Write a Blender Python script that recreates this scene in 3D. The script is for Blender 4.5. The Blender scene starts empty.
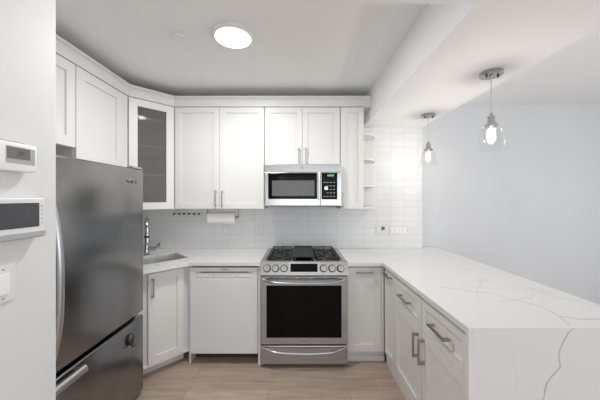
import bpy, bmesh, math, random
from mathutils import Vector, Matrix

random.seed(4)
S = bpy.context.scene
COL = S.collection
PI = math.pi

# ------------------------------------------------------------------ camera, light, exposure
CAM_H = 1.48
cd = bpy.data.cameras.new('camera')
cam = bpy.data.objects.new('camera', cd)
COL.objects.link(cam)
cam.location = (0, 0, CAM_H)
cam.rotation_euler = (PI / 2, 0, 0)
cd.sensor_width = 36.0
cd.lens = 262.0 / 600.0 * 36.0
cd.shift_x = 2.0 / 600.0
cd.shift_y = -2.0 / 600.0
cd.clip_start = 0.02
S.camera = cam
S.cycles.transparent_max_bounces = 32
S.cycles.max_bounces = 16
S.cycles.diffuse_bounces = 8

S.view_settings.view_transform = 'Standard'
S.view_settings.look = 'None'
S.view_settings.exposure = 0.38
S.view_settings.gamma = 1.0
S.view_settings.use_curve_mapping = False

W = bpy.data.worlds.new('sky')
S.world = W
W.use_nodes = True
W.node_tree.nodes['Background'].inputs[0].default_value = (0.80, 0.90, 1.0, 1)
W.node_tree.nodes['Background'].inputs[1].default_value = 1.0


def area(name, loc, rot, sx, sy, watts, col):
    d = bpy.data.lights.new(name, 'AREA')
    d.shape = 'RECTANGLE'
    d.size, d.size_y = sx, sy
    d.energy = watts
    d.color = col
    o = bpy.data.objects.new(name, d)
    o.location, o.rotation_euler = loc, rot
    COL.objects.link(o)
    return o


# added lamps standing in for daylight at unseen windows (beside and behind the camera)
area('added_daylight_side', (4.44, 0.2, 1.45), (0, PI / 2, 0), 1.7, 3.2, 27, (0.96, 0.98, 1.0))
area('added_daylight_rear', (1.4, -2.90, 1.35), (PI / 2 + .35, 0, 0), 3.6, 1.7, 22, (0.98, 0.99, 1.0))
area('added_fill_hall', (-0.2, -2.90, 1.35), (PI / 2 + .35, 0, 0), 0.9, 1.7, 11, (0.98, 0.99, 1.0))  # extra lamp overlapping the rear one, added to brighten the base cabinets


# ------------------------------------------------------------------ materials
def mat(name, col, rough=0.5, metal=0.0, var=0.0, vscale=8.0, bump=0.0, bscale=200.0, stretch=None,
        coat=0.0, spec=None, emit=None, emit_s=0.0):
    m = bpy.data.materials.new(name)
    m.use_nodes = True
    nt = m.node_tree
    b = nt.nodes['Principled BSDF']
    b.inputs['Base Color'].default_value = (*col, 1)
    b.inputs['Roughness'].default_value = rough
    b.inputs['Metallic'].default_value = metal
    if coat:
        b.inputs['Coat Weight'].default_value = coat
        b.inputs['Coat Roughness'].default_value = 0.1
    if spec is not None:
        b.inputs['Specular IOR Level'].default_value = spec
    if emit:
        b.inputs['Emission Color'].default_value = (*emit, 1)
        b.inputs['Emission Strength'].default_value = emit_s
    tc = nt.nodes.new('ShaderNodeTexCoord')
    vec = tc.outputs['Object']
    if stretch:
        mp = nt.nodes.new('ShaderNodeMapping')
        mp.inputs['Scale'].default_value = stretch
        nt.links.new(vec, mp.inputs[0])
        vec = mp.outputs[0]
    if var:
        n = nt.nodes.new('ShaderNodeTexNoise')
        n.inputs['Scale'].default_value = vscale
        n.inputs['Detail'].default_value = 4
        nt.links.new(vec, n.inputs['Vector'])
        r = nt.nodes.new('ShaderNodeValToRGB')
        r.color_ramp.elements[0].position = 0.3
        r.color_ramp.elements[1].position = 0.7
        r.color_ramp.elements[0].color = (*[c * (1 - var) for c in col], 1)
        r.color_ramp.elements[1].color = (*[min(1, c * (1 + var)) for c in col], 1)
        nt.links.new(n.outputs['Fac'], r.inputs[0])
        nt.links.new(r.outputs[0], b.inputs['Base Color'])
    if bump:
        n2 = nt.nodes.new('ShaderNodeTexNoise')
        n2.inputs['Scale'].default_value = bscale
        n2.inputs['Detail'].default_value = 3
        nt.links.new(vec, n2.inputs['Vector'])
        bp = nt.nodes.new('ShaderNodeBump')
        bp.inputs['Strength'].default_value = bump
        bp.inputs['Distance'].default_value = 0.002
        nt.links.new(n2.outputs['Fac'], bp.inputs['Height'])
        nt.links.new(bp.outputs[0], b.inputs['Normal'])
    return m


def pane_mat(name, tint, refl, rough=0.0, haze=None, glow=None):
    """thin clear pane: see-through with a mirror-like sheen growing at grazing angles"""
    m = bpy.data.materials.new(name)
    m.use_nodes = True
    nt = m.node_tree
    nt.nodes.clear()
    out = nt.nodes.new('ShaderNodeOutputMaterial')
    t = nt.nodes.new('ShaderNodeBsdfTransparent')
    t.inputs[0].default_value = (*tint, 1)
    g = nt.nodes.new('ShaderNodeBsdfGlossy')
    g.inputs['Roughness'].default_value = rough
    g.inputs[0].default_value = (1, 1, 1, 1)
    lw = nt.nodes.new('ShaderNodeLayerWeight')
    lw.inputs[0].default_value = refl
    mx = nt.nodes.new('ShaderNodeMixShader')
    ge = nt.nodes.new('ShaderNodeNewGeometry')
    fr = nt.nodes.new('ShaderNodeMath')
    fr.operation = 'MULTIPLY'
    ib = nt.nodes.new('ShaderNodeMath')
    ib.operation = 'SUBTRACT'
    ib.inputs[0].default_value = 1.0
    nt.links.new(ge.outputs['Backfacing'], ib.inputs[1])
    nt.links.new(lw.outputs['Fresnel'], fr.inputs[0])
    nt.links.new(ib.outputs[0], fr.inputs[1])
    nt.links.new(fr.outputs[0], mx.inputs[0])
    see = t.outputs[0]
    if haze:
        df = nt.nodes.new('ShaderNodeBsdfDiffuse')
        df.inputs[0].default_value = (*haze[1], 1)
        m2 = nt.nodes.new('ShaderNodeMixShader')
        m2.inputs[0].default_value = haze[0]
        nt.links.new(see, m2.inputs[1])
        nt.links.new(df.outputs[0], m2.inputs[2])
        see = m2.outputs[0]
    if glow:
        em = nt.nodes.new('ShaderNodeEmission')
        em.inputs[0].default_value = (*glow[0], 1)
        em.inputs[1].default_value = glow[1]
        ad = nt.nodes.new('ShaderNodeAddShader')
        nt.links.new(see, ad.inputs[0])
        nt.links.new(em.outputs[0], ad.inputs[1])
        see = ad.outputs[0]
    nt.links.new(see, mx.inputs[1])
    nt.links.new(g.outputs[0], mx.inputs[2])
    nt.links.new(mx.outputs[0], out.inputs[0])
    return m


M = {}
M['paint_white'] = mat('white_wall_paint', (0.68, 0.685, 0.69), 0.6, var=0.012, vscale=3, bump=0.05)
M['paint_blue'] = mat('cool_grey_wall_paint', (0.68, 0.69, 0.71), 0.6, var=0.01, vscale=3, bump=0.05)
M['paint_ceiling'] = mat('ceiling_paint', (0.87, 0.88, 0.89), 0.75, var=0.01, vscale=2, bump=0.04)
M['cabinet'] = mat('cabinet_white_lacquer', (0.72, 0.715, 0.70), 0.40, var=0.008, vscale=6)
M['cabinet_in'] = mat('cabinet_interior_grey', (0.62, 0.62, 0.61), 0.5, var=0.02)
M['steel'] = mat('brushed_stainless', (0.55, 0.56, 0.575), 0.30, 1.0, var=0.06, vscale=6, stretch=(1, 1, 60))
M['steel_range'] = mat('bright_stainless', (0.50, 0.495, 0.488), 0.22, 1.0, var=0.06, vscale=6, stretch=(1, 1, 60))
M['steel_dark'] = mat('mottled_stainless', (0.27, 0.272, 0.278), 0.24, 1.0, var=0.14, vscale=3.0, stretch=(1, 1.5, 1))  # steel tone varies at random in broad soft patches
M['steel_cool'] = mat('bright_range_stainless', (0.47, 0.483, 0.50), 0.22, 1.0, var=0.10, vscale=4, stretch=(1, 1, 40))
M['chrome'] = mat('chrome', (0.52, 0.52, 0.53), 0.10, 1.0, var=0.01)
M['gunmetal'] = mat('dark_gunmetal', (0.10, 0.10, 0.10), 0.25, 0.9, var=0.03)
M['sink_steel'] = mat('satin_sink_steel', (0.78, 0.78, 0.78), 0.42, 1.0, var=0.04, vscale=10)
M['canopy_metal'] = mat('satin_canopy_metal', (0.44, 0.44, 0.445), 0.22, 1.0, var=0.02)
M['nickel'] = mat('brushed_nickel', (0.42, 0.41, 0.40), 0.28, 1.0, var=0.03, vscale=30)
M['black_glass'] = mat('black_glass', (0.004, 0.004, 0.004), 0.06, var=0.05, spec=0.09)
M['window_mesh'] = mat('microwave_window_mesh', (0.085, 0.083, 0.08), 0.25, var=0.08, vscale=300)
M['black'] = mat('black_plastic', (0.012, 0.012, 0.012), 0.4, var=0.1, vscale=40)
M['iron'] = mat('cast_iron', (0.022, 0.022, 0.022), 0.5, var=0.15, vscale=60, bump=0.2, bscale=400)
M['grey'] = mat('grey_plastic', (0.28, 0.28, 0.28), 0.45, var=0.03)
M['white_plastic'] = mat('white_plastic', (0.84, 0.84, 0.83), 0.35, var=0.01)
M['offwhite_plastic'] = mat('offwhite_plastic', (0.72, 0.72, 0.71), 0.4, var=0.01)
M['appliance_white'] = mat('appliance_white', (0.74, 0.75, 0.76), 0.3, var=0.008, coat=0.3)
M['strip_grey'] = mat('control_strip_grey', (0.78, 0.78, 0.78), 0.3, var=0.02)
M['strip_mid'] = mat('mid_grey_plastic', (0.40, 0.40, 0.40), 0.4, var=0.02)
M['lcd'] = mat('lcd_grey', (0.13, 0.135, 0.13), 0.25, var=0.04, vscale=40)
M['screen'] = mat('dark_screen', (0.055, 0.057, 0.062), 0.15, var=0.08, vscale=10)
M['paper'] = mat('paper_towel', (0.86, 0.86, 0.86), 0.9, var=0.015, vscale=60, bump=0.25, bscale=260)
M['card'] = mat('cardboard_core', (0.42, 0.33, 0.24), 0.85, var=0.05)
M['ink'] = mat('dark_lettering', (0.05, 0.05, 0.055), 0.5, var=0.02)
M['silver_ink'] = mat('grey_lettering', (0.55, 0.55, 0.55), 0.4, var=0.02)
M['green_led'] = mat('green_digits', (0.02, 0.1, 0.03), 0.3, emit=(0.15, 0.7, 0.2), emit_s=0.45, var=0.02)
M['toe_shade'] = mat('shaded_kick_plate', (0.035, 0.028, 0.024), 0.6, var=0.05)  # near-black brown puts the shade under the dishwasher into the colour
M['lamp'] = mat('lamp_diffuser', (0.95, 0.95, 0.93), 0.5, emit=(1.0, 0.98, 0.95), emit_s=2.2, var=0.005)
M['filament'] = mat('glowing_filament', (1, 0.9, 0.7), 0.5, emit=(1.0, 0.80, 0.55), emit_s=14.0, var=0.005)
M['glass'] = pane_mat('clear_glass', (0.975, 0.975, 0.975), 0.20, 0.02)
M['bulb_glass'] = pane_mat('bulb_glass', (1.0, 0.98, 0.95), 0.06, 0.02, glow=((1.0, .90, .76), .28))
M['cab_glass'] = pane_mat('grey_cabinet_glass', (0.62, 0.61, 0.60), 0.12, 0.03, haze=(0.30, (0.36, 0.355, 0.345)))
M['win_glass'] = pane_mat('window_glass', (0.97, 0.98, 0.98), 0.2, 0.0)


def wood_floor():
    m = bpy.data.materials.new('tan_wood_plank_floor')
    m.use_nodes = True
    nt = m.node_tree
    b = nt.nodes['Principled BSDF']
    b.inputs['Roughness'].default_value = 0.42
    tc = nt.nodes.new('ShaderNodeTexCoord')
    br = nt.nodes.new('ShaderNodeTexBrick')
    br.offset = 0.37
    br.inputs['Scale'].default_value = 1.0
    br.inputs['Brick Width'].default_value = 0.62
    br.inputs['Row Height'].default_value = 0.135
    br.inputs['Mortar Size'].default_value = 0.0016
    br.inputs['Mortar Smooth'].default_value = 0.4
    br.inputs['Color1'].default_value = (0.42, 0.328, 0.262, 1)
    br.inputs['Color2'].default_value = (0.495, 0.392, 0.318, 1)
    br.inputs['Mortar'].default_value = (0.25, 0.19, 0.15, 1)
    nt.links.new(tc.outputs['Object'], br.inputs['Vector'])
    mp = nt.nodes.new('ShaderNodeMapping')
    mp.inputs['Scale'].default_value = (1.6, 16, 1)
    nt.links.new(tc.outputs['Object'], mp.inputs[0])
    n = nt.nodes.new('ShaderNodeTexNoise')
    n.inputs['Scale'].default_value = 2.2
    n.inputs['Detail'].default_value = 6
    n.inputs['Distortion'].default_value = 0.6
    nt.links.new(mp.outputs[0], n.inputs['Vector'])
    r = nt.nodes.new('ShaderNodeValToRGB')
    r.color_ramp.elements[0].position = 0.3
    r.color_ramp.elements[0].color = (0.80, 0.80, 0.80, 1)
    r.color_ramp.elements[1].position = 0.7
    r.color_ramp.elements[1].color = (1.08, 1.06, 1.04, 1)
    nt.links.new(n.outputs['Fac'], r.inputs[0])
    mx = nt.nodes.new('ShaderNodeMix')
    mx.data_type = 'RGBA'
    mx.blend_type = 'MULTIPLY'
    mx.inputs['Factor'].default_value = 1.0
    nt.links.new(br.outputs['Color'], mx.inputs['A'])
    nt.links.new(r.outputs[0], mx.inputs['B'])
    nt.links.new(mx.outputs['Result'], b.inputs['Base Color'])
    return m


def tile_wall():
    m = bpy.data.materials.new('white_glazed_wall_tile')
    m.use_nodes = True
    nt = m.node_tree
    b = nt.nodes['Principled BSDF']
    b.inputs['Roughness'].default_value = 0.45
    b.inputs['Specular IOR Level'].default_value = 0.3
    tc = nt.nodes.new('ShaderNodeTexCoord')
    sp = nt.nodes.new('ShaderNodeSeparateXYZ')
    nt.links.new(tc.outputs['Object'], sp.inputs[0])
    cb = nt.nodes.new('ShaderNodeCombineXYZ')
    ad = nt.nodes.new('ShaderNodeMath')
    ad.operation = 'ADD'
    ad.inputs[1].default_value = 0.023
    nt.links.new(sp.outputs['X'], ad.inputs[0])
    az = nt.nodes.new('ShaderNodeMath')
    az.operation = 'ADD'
    az.inputs[1].default_value = 0.0
    nt.links.new(sp.outputs['Z'], az.inputs[0])
    nt.links.new(ad.outputs[0], cb.inputs[0])
    nt.links.new(az.outputs[0], cb.inputs[1])
    br = nt.nodes.new('ShaderNodeTexBrick')
    br.offset = 0.0
    br.inputs['Scale'].default_value = 1.0
    br.inputs['Brick Width'].default_value = 0.1524
    br.inputs['Row Height'].default_value = 0.0762
    br.inputs['Mortar Size'].default_value = 0.0022
    br.inputs['Mortar Smooth'].default_value = 0.3
    br.inputs['Color1'].default_value = (0.75, 0.75, 0.755, 1)
    br.inputs['Color2'].default_value = (0.785, 0.785, 0.79, 1)
    br.inputs['Mortar'].default_value = (0.655, 0.655, 0.655, 1)
    nt.links.new(cb.outputs[0], br.inputs['Vector'])
    nt.links.new(br.outputs['Color'], b.inputs['Base Color'])
    bp = nt.nodes.new('ShaderNodeBump')
    bp.invert = True
    bp.inputs['Strength'].default_value = 0.4
    bp.inputs['Distance'].default_value = 0.002
    nt.links.new(br.outputs['Fac'], bp.inputs['Height'])
    nt.links.new(bp.outputs[0], b.inputs['Normal'])
    return m


def quartz(name, paths, mask=(1, 1, 0)):
    """white quartz; each path is a list of (x,y,z) the grain runs along, with a width and a strength"""
    m = bpy.data.materials.new(name)
    m.use_nodes = True
    nt = m.node_tree
    N, L = nt.nodes, nt.links
    b = N['Principled BSDF']
    b.inputs['Roughness'].default_value = 0.2
    tc = N.new('ShaderNodeTexCoord')
    ns = N.new('ShaderNodeTexNoise')
    ns.inputs['Scale'].default_value = 9.0
    ns.inputs['Detail'].default_value = 5
    L.new(tc.outputs['Object'], ns.inputs['Vector'])
    s1 = N.new('ShaderNodeVectorMath'); s1.operation = 'SUBTRACT'
    s1.inputs[1].default_value = (0.5, 0.5, 0.5)
    L.new(ns.outputs['Color'], s1.inputs[0])
    s2 = N.new('ShaderNodeVectorMath'); s2.operation = 'SCALE'
    s2.inputs['Scale'].default_value = 0.05
    L.new(s1.outputs[0], s2.inputs[0])
    s3 = N.new('ShaderNodeVectorMath'); s3.operation = 'MULTIPLY'
    s3.inputs[1].default_value = mask
    L.new(s2.outputs[0], s3.inputs[0])
    pw = N.new('ShaderNodeVectorMath'); pw.operation = 'ADD'
    L.new(tc.outputs['Object'], pw.inputs[0]); L.new(s3.outputs[0], pw.inputs[1])
    total = None
    for pts, width, strength in paths:
        dmin = None
        for a, c in zip(pts[:-1], pts[1:]):
            a, c = Vector(a), Vector(c)
            ba = c - a
            v = N.new('ShaderNodeVectorMath'); v.operation = 'SUBTRACT'; v.inputs[1].default_value = a
            L.new(pw.outputs[0], v.inputs[0])
            d = N.new('ShaderNodeVectorMath'); d.operation = 'DOT_PRODUCT'
            d.inputs[1].default_value = ba / max(ba.length_squared, 1e-9)
            L.new(v.outputs[0], d.inputs[0])
            cl = N.new('ShaderNodeClamp'); L.new(d.outputs['Value'], cl.inputs[0])
            sc = N.new('ShaderNodeVectorMath'); sc.operation = 'SCALE'; sc.inputs[0].default_value = ba
            L.new(cl.outputs[0], sc.inputs['Scale'])
            sb = N.new('ShaderNodeVectorMath'); sb.operation = 'SUBTRACT'
            L.new(v.outputs[0], sb.inputs[0]); L.new(sc.outputs[0], sb.inputs[1])
            ln = N.new('ShaderNodeVectorMath'); ln.operation = 'LENGTH'
            L.new(sb.outputs[0], ln.inputs[0])
            if dmin is None:
                dmin = ln.outputs['Value']
            else:
                mn = N.new('ShaderNodeMath'); mn.operation = 'MINIMUM'
                L.new(dmin, mn.inputs[0]); L.new(ln.outputs['Value'], mn.inputs[1])
                dmin = mn.outputs[0]
        mr = N.new('ShaderNodeMapRange'); mr.interpolation_type = 'SMOOTHSTEP'
        mr.inputs['From Min'].default_value = 0.0; mr.inputs['From Max'].default_value = width
        mr.inputs['To Min'].default_value = strength; mr.inputs['To Max'].default_value = 0.0
        L.new(dmin, mr.inputs['Value'])
        if total is None:
            total = mr.outputs[0]
        else:
            mx = N.new('ShaderNodeMath'); mx.operation = 'MAXIMUM'
            L.new(total, mx.inputs[0]); L.new(mr.outputs[0], mx.inputs[1])
            total = mx.outputs[0]
    # faint overall veining
    n2 = N.new('ShaderNodeTexNoise')
    n2.inputs['Scale'].default_value = 1.3; n2.inputs['Detail'].default_value = 3; n2.inputs['Distortion'].default_value = 0.8
    L.new(pw.outputs[0], n2.inputs['Vector'])
    sb = N.new('ShaderNodeMath'); sb.operation = 'SUBTRACT'; sb.inputs[1].default_value = 0.5
    L.new(n2.outputs['Fac'], sb.inputs[0])
    ab = N.new('ShaderNodeMath'); ab.operation = 'ABSOLUTE'; L.new(sb.outputs[0], ab.inputs[0])
    mr = N.new('ShaderNodeMapRange'); mr.interpolation_type = 'SMOOTHSTEP'
    mr.inputs['From Max'].default_value = 0.012
    mr.inputs['To Min'].default_value = 0.16; mr.inputs['To Max'].default_value = 0.0
    L.new(ab.outputs[0], mr.inputs['Value'])
    fac = mr.outputs[0]
    if total is not None:
        mx = N.new('ShaderNodeMath'); mx.operation = 'MAXIMUM'
        L.new(total, mx.inputs[0]); L.new(fac, mx.inputs[1]); fac = mx.outputs[0]
    mix = N.new('ShaderNodeMix'); mix.data_type = 'RGBA'
    mix.inputs['A'].default_value = (0.72, 0.713, 0.70, 1)
    mix.inputs['B'].default_value = (0.34, 0.33, 0.32, 1)
    L.new(fac, mix.inputs['Factor'])
    L.new(mix.outputs['Result'], b.inputs['Base Color'])
    return m


M['floor'] = wood_floor()
M['tile'] = tile_wall()
M['quartz_plain'] = quartz('white_quartz', [])
M['quartz'] = quartz('white_quartz_with_grey_veins', [
    ([(0.90, 1.66, .914), (1.14, 1.556, .914), (1.255, 1.372, .914), (1.255, 1.256, .914), (1.195, 1.150, .914)], 0.009, 0.5),
    ([(1.255, 1.256, .914), (1.33, 1.225, .914), (1.46, 1.22, .914), (1.60, 1.16, .914)], 0.013, 0.5),
    ([(0.95, 1.70, .914), (1.12, 1.66, .914), (1.35, 1.60, .914), (1.6, 1.42, .914)], 0.008, 0.25),
    ([(1.05, 2.25, .914), (1.20, 2.15, .914), (1.21, 2.02, .914)], 0.008, 0.25),
    ([(0.47, 2.80, .914), (0.62, 2.62, .914), (0.90, 2.55, .914), (1.2, 2.6, .914)], 0.008, 0.25),
])
M['quartz_end'] = quartz('white_quartz_end_panel', [
    ([(1.195, 1.139, .914), (1.174, 1.139, .895), (1.139, 1.139, .806), (1.146, 1.139, .745), (1.082, 1.139, .68), (1.07, 1.139, .60),
      (1.09, 1.139, .45), (1.00, 1.139, .25), (0.98, 1.139, 0.0)], 0.0062, 0.72),
    ([(0.93, 1.139, .80), (0.95, 1.139, .70), (0.94, 1.139, .63)], 0.006, 0.10),
    ([(1.46, 1.139, .88), (1.42, 1.139, .78), (1.44, 1.139, .70)], 0.006, 0.10),
], mask=(1, 0, 0))


# ------------------------------------------------------------------ mesh helpers
class MB:
    def __init__(self):
        self.bm = bmesh.new()

    def box(self, x0, x1, y0, y1, z0, z1, bev=0.0, seg=2, mtx=None):
        bm = self.bm
        vs = [bm.verts.new((x, y, z)) for x in (x0, x1) for y in (y0, y1) for z in (z0, z1)]
        idx = [(0, 1, 3, 2), (4, 6, 7, 5), (0, 4, 5, 1), (2, 3, 7, 6), (0, 2, 6, 4), (1, 5, 7, 3)]
        fs = [bm.faces.new([vs[i] for i in f]) for f in idx]
        allv = list(vs)
        if bev > 0:
            es = list({e for f in fs for e in f.edges})
            r = bmesh.ops.bevel(bm, geom=es, offset=bev, segments=seg, profile=0.5, affect='EDGES', clamp_overlap=True)
            allv = list({v for f in r['faces'] for v in f.verts} | {v for v in vs if v.is_valid})
            # faces kept from the original box too
            seen = set(allv)
            for v in list(seen):
                for f in v.link_faces:
                    for w in f.verts:
                        if w not in seen:
                            seen.add(w)
            allv = list(seen)
        if mtx is not None:
            for v in allv:
                v.co = mtx @ v.co
        return self

    def prism(self, pts, z0, z1, mtx=None, bev=0.0):
        bm = self.bm
        lo = [bm.verts.new((p[0], p[1], z0)) for p in pts]
        hi = [bm.verts.new((p[0], p[1], z1)) for p in pts]
        n = len(pts)
        fs = [bm.faces.new(lo[::-1]), bm.faces.new(hi)]
        for i in range(n):
            j = (i + 1) % n
            fs.append(bm.faces.new((lo[i], lo[j], hi[j], hi[i])))
        if mtx is not None:
            for v in lo + hi:
                v.co = mtx @ v.co
        if bev:
            es = list({e for f in fs[:2] for e in f.edges})
            bmesh.ops.bevel(bm, geom=es, offset=bev, segments=2, profile=0.5, affect='EDGES', clamp_overlap=True)
        return self

    def lathe(self, prof, seg=32, mtx=None, closed=False):
        """prof: (r, z) points round the local Z axis"""
        bm = self.bm
        rings = []
        for r, z in prof:
            if r < 1e-6:
                v = bm.verts.new((0, 0, z))
                rings.append([v])
            else:
                rings.append([bm.verts.new((r * math.cos(2 * PI * k / seg), r * math.sin(2 * PI * k / seg), z)) for k in range(seg)])
        pairs = list(zip(rings[:-1], rings[1:]))
        if closed:
            pairs.append((rings[-1], rings[0]))
        for a, b in pairs:
            for k in range(seg):
                l = (k + 1) % seg
                if len(a) == 1 and len(b) == 1:
                    continue
                if len(a) == 1:
                    bm.faces.new((a[0], b[l], b[k]))
                elif len(b) == 1:
                    bm.faces.new((a[k], a[l], b[0]))
                else:
                    bm.faces.new((a[k], a[l], b[l], b[k]))
        if mtx is not None:
            for ring in rings:
                for v in ring:
                    v.co = mtx @ v.co
        return self

    def cyl(self, p0, p1, r, seg=20, bev=0.0, r1=None):
        p0, p1 = Vector(p0), Vector(p1)
        h = (p1 - p0).length
        q = (p1 - p0).to_track_quat('Z', 'Y').to_matrix().to_4x4()
        r1 = r if r1 is None else r1
        if bev:
            prof = [(0, 0), (r - bev, 0), (r, bev), (r1, h - bev), (r1 - bev, h), (0, h)]
        else:
            prof = [(0, 0), (r, 0), (r1, h), (0, h)]
        return self.lathe(prof, seg, Matrix.Translation(p0) @ q)

    def tube(self, pts, r, seg=12, flat=1.0, up=None):
        """round (or flattened) bar along a path"""
        bm = self.bm
        pts = [Vector(p) for p in pts]
        rs = r if isinstance(r, (list, tuple)) else [r] * len(pts)
        rings = []
        up0 = Vector(up) if up else None
        prev = None
        for i, p in enumerate(pts):
            t = (pts[min(i + 1, len(pts) - 1)] - pts[max(i - 1, 0)]).normalized()
            if up0 is not None:
                a = (up0 - t * up0.dot(t)).normalized()
            elif prev is None:
                a = t.orthogonal().normalized()
            else:
                a = (prev - t * prev.dot(t)).normalized()
            prev = a
            b = t.cross(a)
            rings.append([bm.verts.new(p + a * (math.cos(2 * PI * k / seg) * rs[i]) + b * (math.sin(2 * PI * k / seg) * rs[i] * flat)) for k in range(seg)])
        for A, B in zip(rings[:-1], rings[1:]):
            for k in range(seg):
                l = (k + 1) % seg
                bm.faces.new((A[k], A[l], B[l], B[k]))
        bm.faces.new(rings[0][::-1])
        bm.faces.new(rings[-1])
        return self

    def door(self, F, a0, a1, z0, z1, t=0.02, stile=0.06, rail=None, recess=0.012, ch=0.0015, hole=False):
        """shaker front: raised frame round a sunk flat panel. F(a, z, d) -> point; d counts outward."""
        bm = self.bm
        rail = stile if rail is None else rail

        def ring(e, f, d):
            return [bm.verts.new(F(*p)) for p in ((a0 + e, z0 + f, d), (a1 - e, z0 + f, d), (a1 - e, z1 - f, d), (a0 + e, z1 - f, d))]
        R = [ring(0, 0, 0), ring(0, 0, t - ch), ring(ch, ch, t), ring(stile, rail, t), ring(stile + 0.0015, rail + 0.0015, t - recess)]
        if hole:
            R = R[:4] + [ring(stile, rail, 0)]
        for A, B in zip(R[:-1], R[1:]):
            for k in range(4):
                l = (k + 1) % 4
                bm.faces.new((A[k], A[l], B[l], B[k]))
        if hole:
            for k in range(4):
                l = (k + 1) % 4
                bm.faces.new((R[-1][k], R[-1][l], R[0][l], R[0][k]))
        else:
            bm.faces.new(R[0][::-1])
            bm.faces.new(R[-1])
        return self

    def boxF(self, F, a0, a1, z0, z1, d0, d1, bev=0.0):
        o = Vector(F(0, 0, 0))
        u = Vector(F(1, 0, 0)) - o
        n = Vector(F(0, 0, 1)) - o
        m = Matrix(((u.x, n.x, 0, o.x), (u.y, n.y, 0, o.y), (0, 0, 1, 0), (0, 0, 0, 1)))
        return self.box(a0, a1, d0, d1, z0, z1, bev, 2, m)

    def text(self, s, size, mtx, depth=0.0004):
        cu = bpy.data.curves.new('lettering', 'FONT')
        cu.body = s
        cu.size = size
        cu.extrude = depth
        cu.align_x = 'CENTER'
        cu.align_y = 'CENTER'
        o = bpy.data.objects.new('lettering', cu)
        COL.objects.link(o)
        dg = bpy.context.evaluated_depsgraph_get()
        me = bpy.data.meshes.new_from_object(o.evaluated_get(dg))
        bpy.data.objects.remove(o)
        bpy.data.curves.remove(cu)
        me.transform(mtx)
        self.bm.from_mesh(me)
        bpy.data.meshes.remove(me)
        return self


def wloc(o):
    v = Vector((0, 0, 0))
    while o is not None:
        v += o.location
        o = o.parent
    return v


def build(name, mb, m, parent=None, smooth=None, label=None, origin=None):
    bm = mb.bm
    bmesh.ops.remove_doubles(bm, verts=bm.verts, dist=1e-6)
    bmesh.ops.recalc_face_normals(bm, faces=bm.faces)
    base = wloc(parent) if parent is not None else Vector((0, 0, 0))
    if origin is None:
        cs = [v.co for v in bm.verts]
        origin = Vector((sum(c.x for c in cs) / len(cs), sum(c.y for c in cs) / len(cs), min(c.z for c in cs)))
    origin = Vector(origin)
    for v in bm.verts:
        v.co -= origin
    me = bpy.data.meshes.new(name)
    bm.to_mesh(me)
    bm.free()
    if smooth is not None:
        for p in me.polygons:
            p.use_smooth = True
        me.set_sharp_from_angle(angle=math.radians(smooth))
    me.materials.append(m)
    o = bpy.data.objects.new(name, me)
    COL.objects.link(o)
    o.location = origin - base
    if parent is not None:
        o.parent = parent
    if label:
        o['label'] = label
    return o


def tag(o, label, cat, group=None):
    o['label'] = label
    o['category'] = cat
    if group:
        o['group'] = group
    return o


def thing(name, base, label, cat, group=None):
    o = bpy.data.objects.new(name, None)
    o.empty_display_size = 0.05
    COL.objects.link(o)
    o.location = base
    return tag(o, label, cat, group)


def copy_tree(src, loc=None, parent=None):
    c = src.copy()
    COL.objects.link(c)
    if parent is not None:
        c.parent = parent
    if loc is not None:
        c.location = loc
    for ch in list(src.children):
        copy_tree(ch, None, c)
    return c


def struct(name, mb, m, smooth=None):
    o = build(name, mb, m, None, smooth, origin=(0, 0, 0))
    o['kind'] = 'structure'
    return o


def frame(o, u, n):
    o, u, n = Vector(o), Vector(u), Vector(n)
    return lambda a, z, d: o + u * a + n * d + Vector((0, 0, z))


def rotz(c, ang):
    return Matrix.Translation(c) @ Matrix.Rotation(ang, 4, 'Z')


# ------------------------------------------------------------------ room shell
XL, YB = -1.845, 2.947          # kitchen left wall, tiled back wall
HALL_X, HALL_Y = -0.95, 1.03    # face and end of the hall wall beside the camera
BX0, BX1, BZ = 0.728, 1.395, 2.272
CEIL = 2.57
YR, XR, YV = -3.0, 4.5, 3.05    # rear wall, living right wall, living far wall

struct('floor', MB().box(XL - .15, XR + .15, YR - .15, YV + .15, -.1, 0), M['floor'])
struct('ceiling', MB().box(XL - .15, XR + .15, YR - .15, YV + .15, CEIL, CEIL + .12), M['paint_ceiling'])
struct('ceiling_soffit', MB().box(HALL_X, BX1, YR, 1.07, BZ, CEIL), M['paint_ceiling'])
struct('ceiling_beam', MB().box(BX0, BX1, 1.07, YB, BZ, CEIL), M['paint_ceiling'])
struct('wall_back', MB().box(XL - .15, BX1, YB, YB + .25, 0, CEIL), M['tile'])
struct('wall_living', MB().box(BX1, XR + .15, YV, YV + .15, 0, CEIL), M['paint_blue'])
struct('wall_left', MB().box(XL - .15, XL, HALL_Y, YB, 0, CEIL), M['paint_white'])
struct('wall_hall', MB().box(XL - .15, HALL_X, YR, HALL_Y, 0, CEIL, 0.004), M['paint_white'])


def wall_with_hole(name, axis, at, th, a0, a1, h0, h1, z0, z1, m):
    mb = MB()
    for (p, q, s, t) in ((a0, h0, 0, CEIL), (h1, a1, 0, CEIL), (h0, h1, 0, z0), (h0, h1, z1, CEIL)):
        if axis == 'x':
            mb.box(at, at + th, p, q, s, t)
        else:
            mb.box(p, q, at, at + th, s, t)
    return struct(name, mb, m)


wall_with_hole('wall_right', 'x', XR, .15, YR, YV, -1.4, 1.8, .6, 2.3, M['paint_white'])
wall_with_hole('wall_rear', 'y', YR - .15, .15, HALL_X, XR, -.65, 3.2, .5, 2.2, M['paint_white'])


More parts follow.
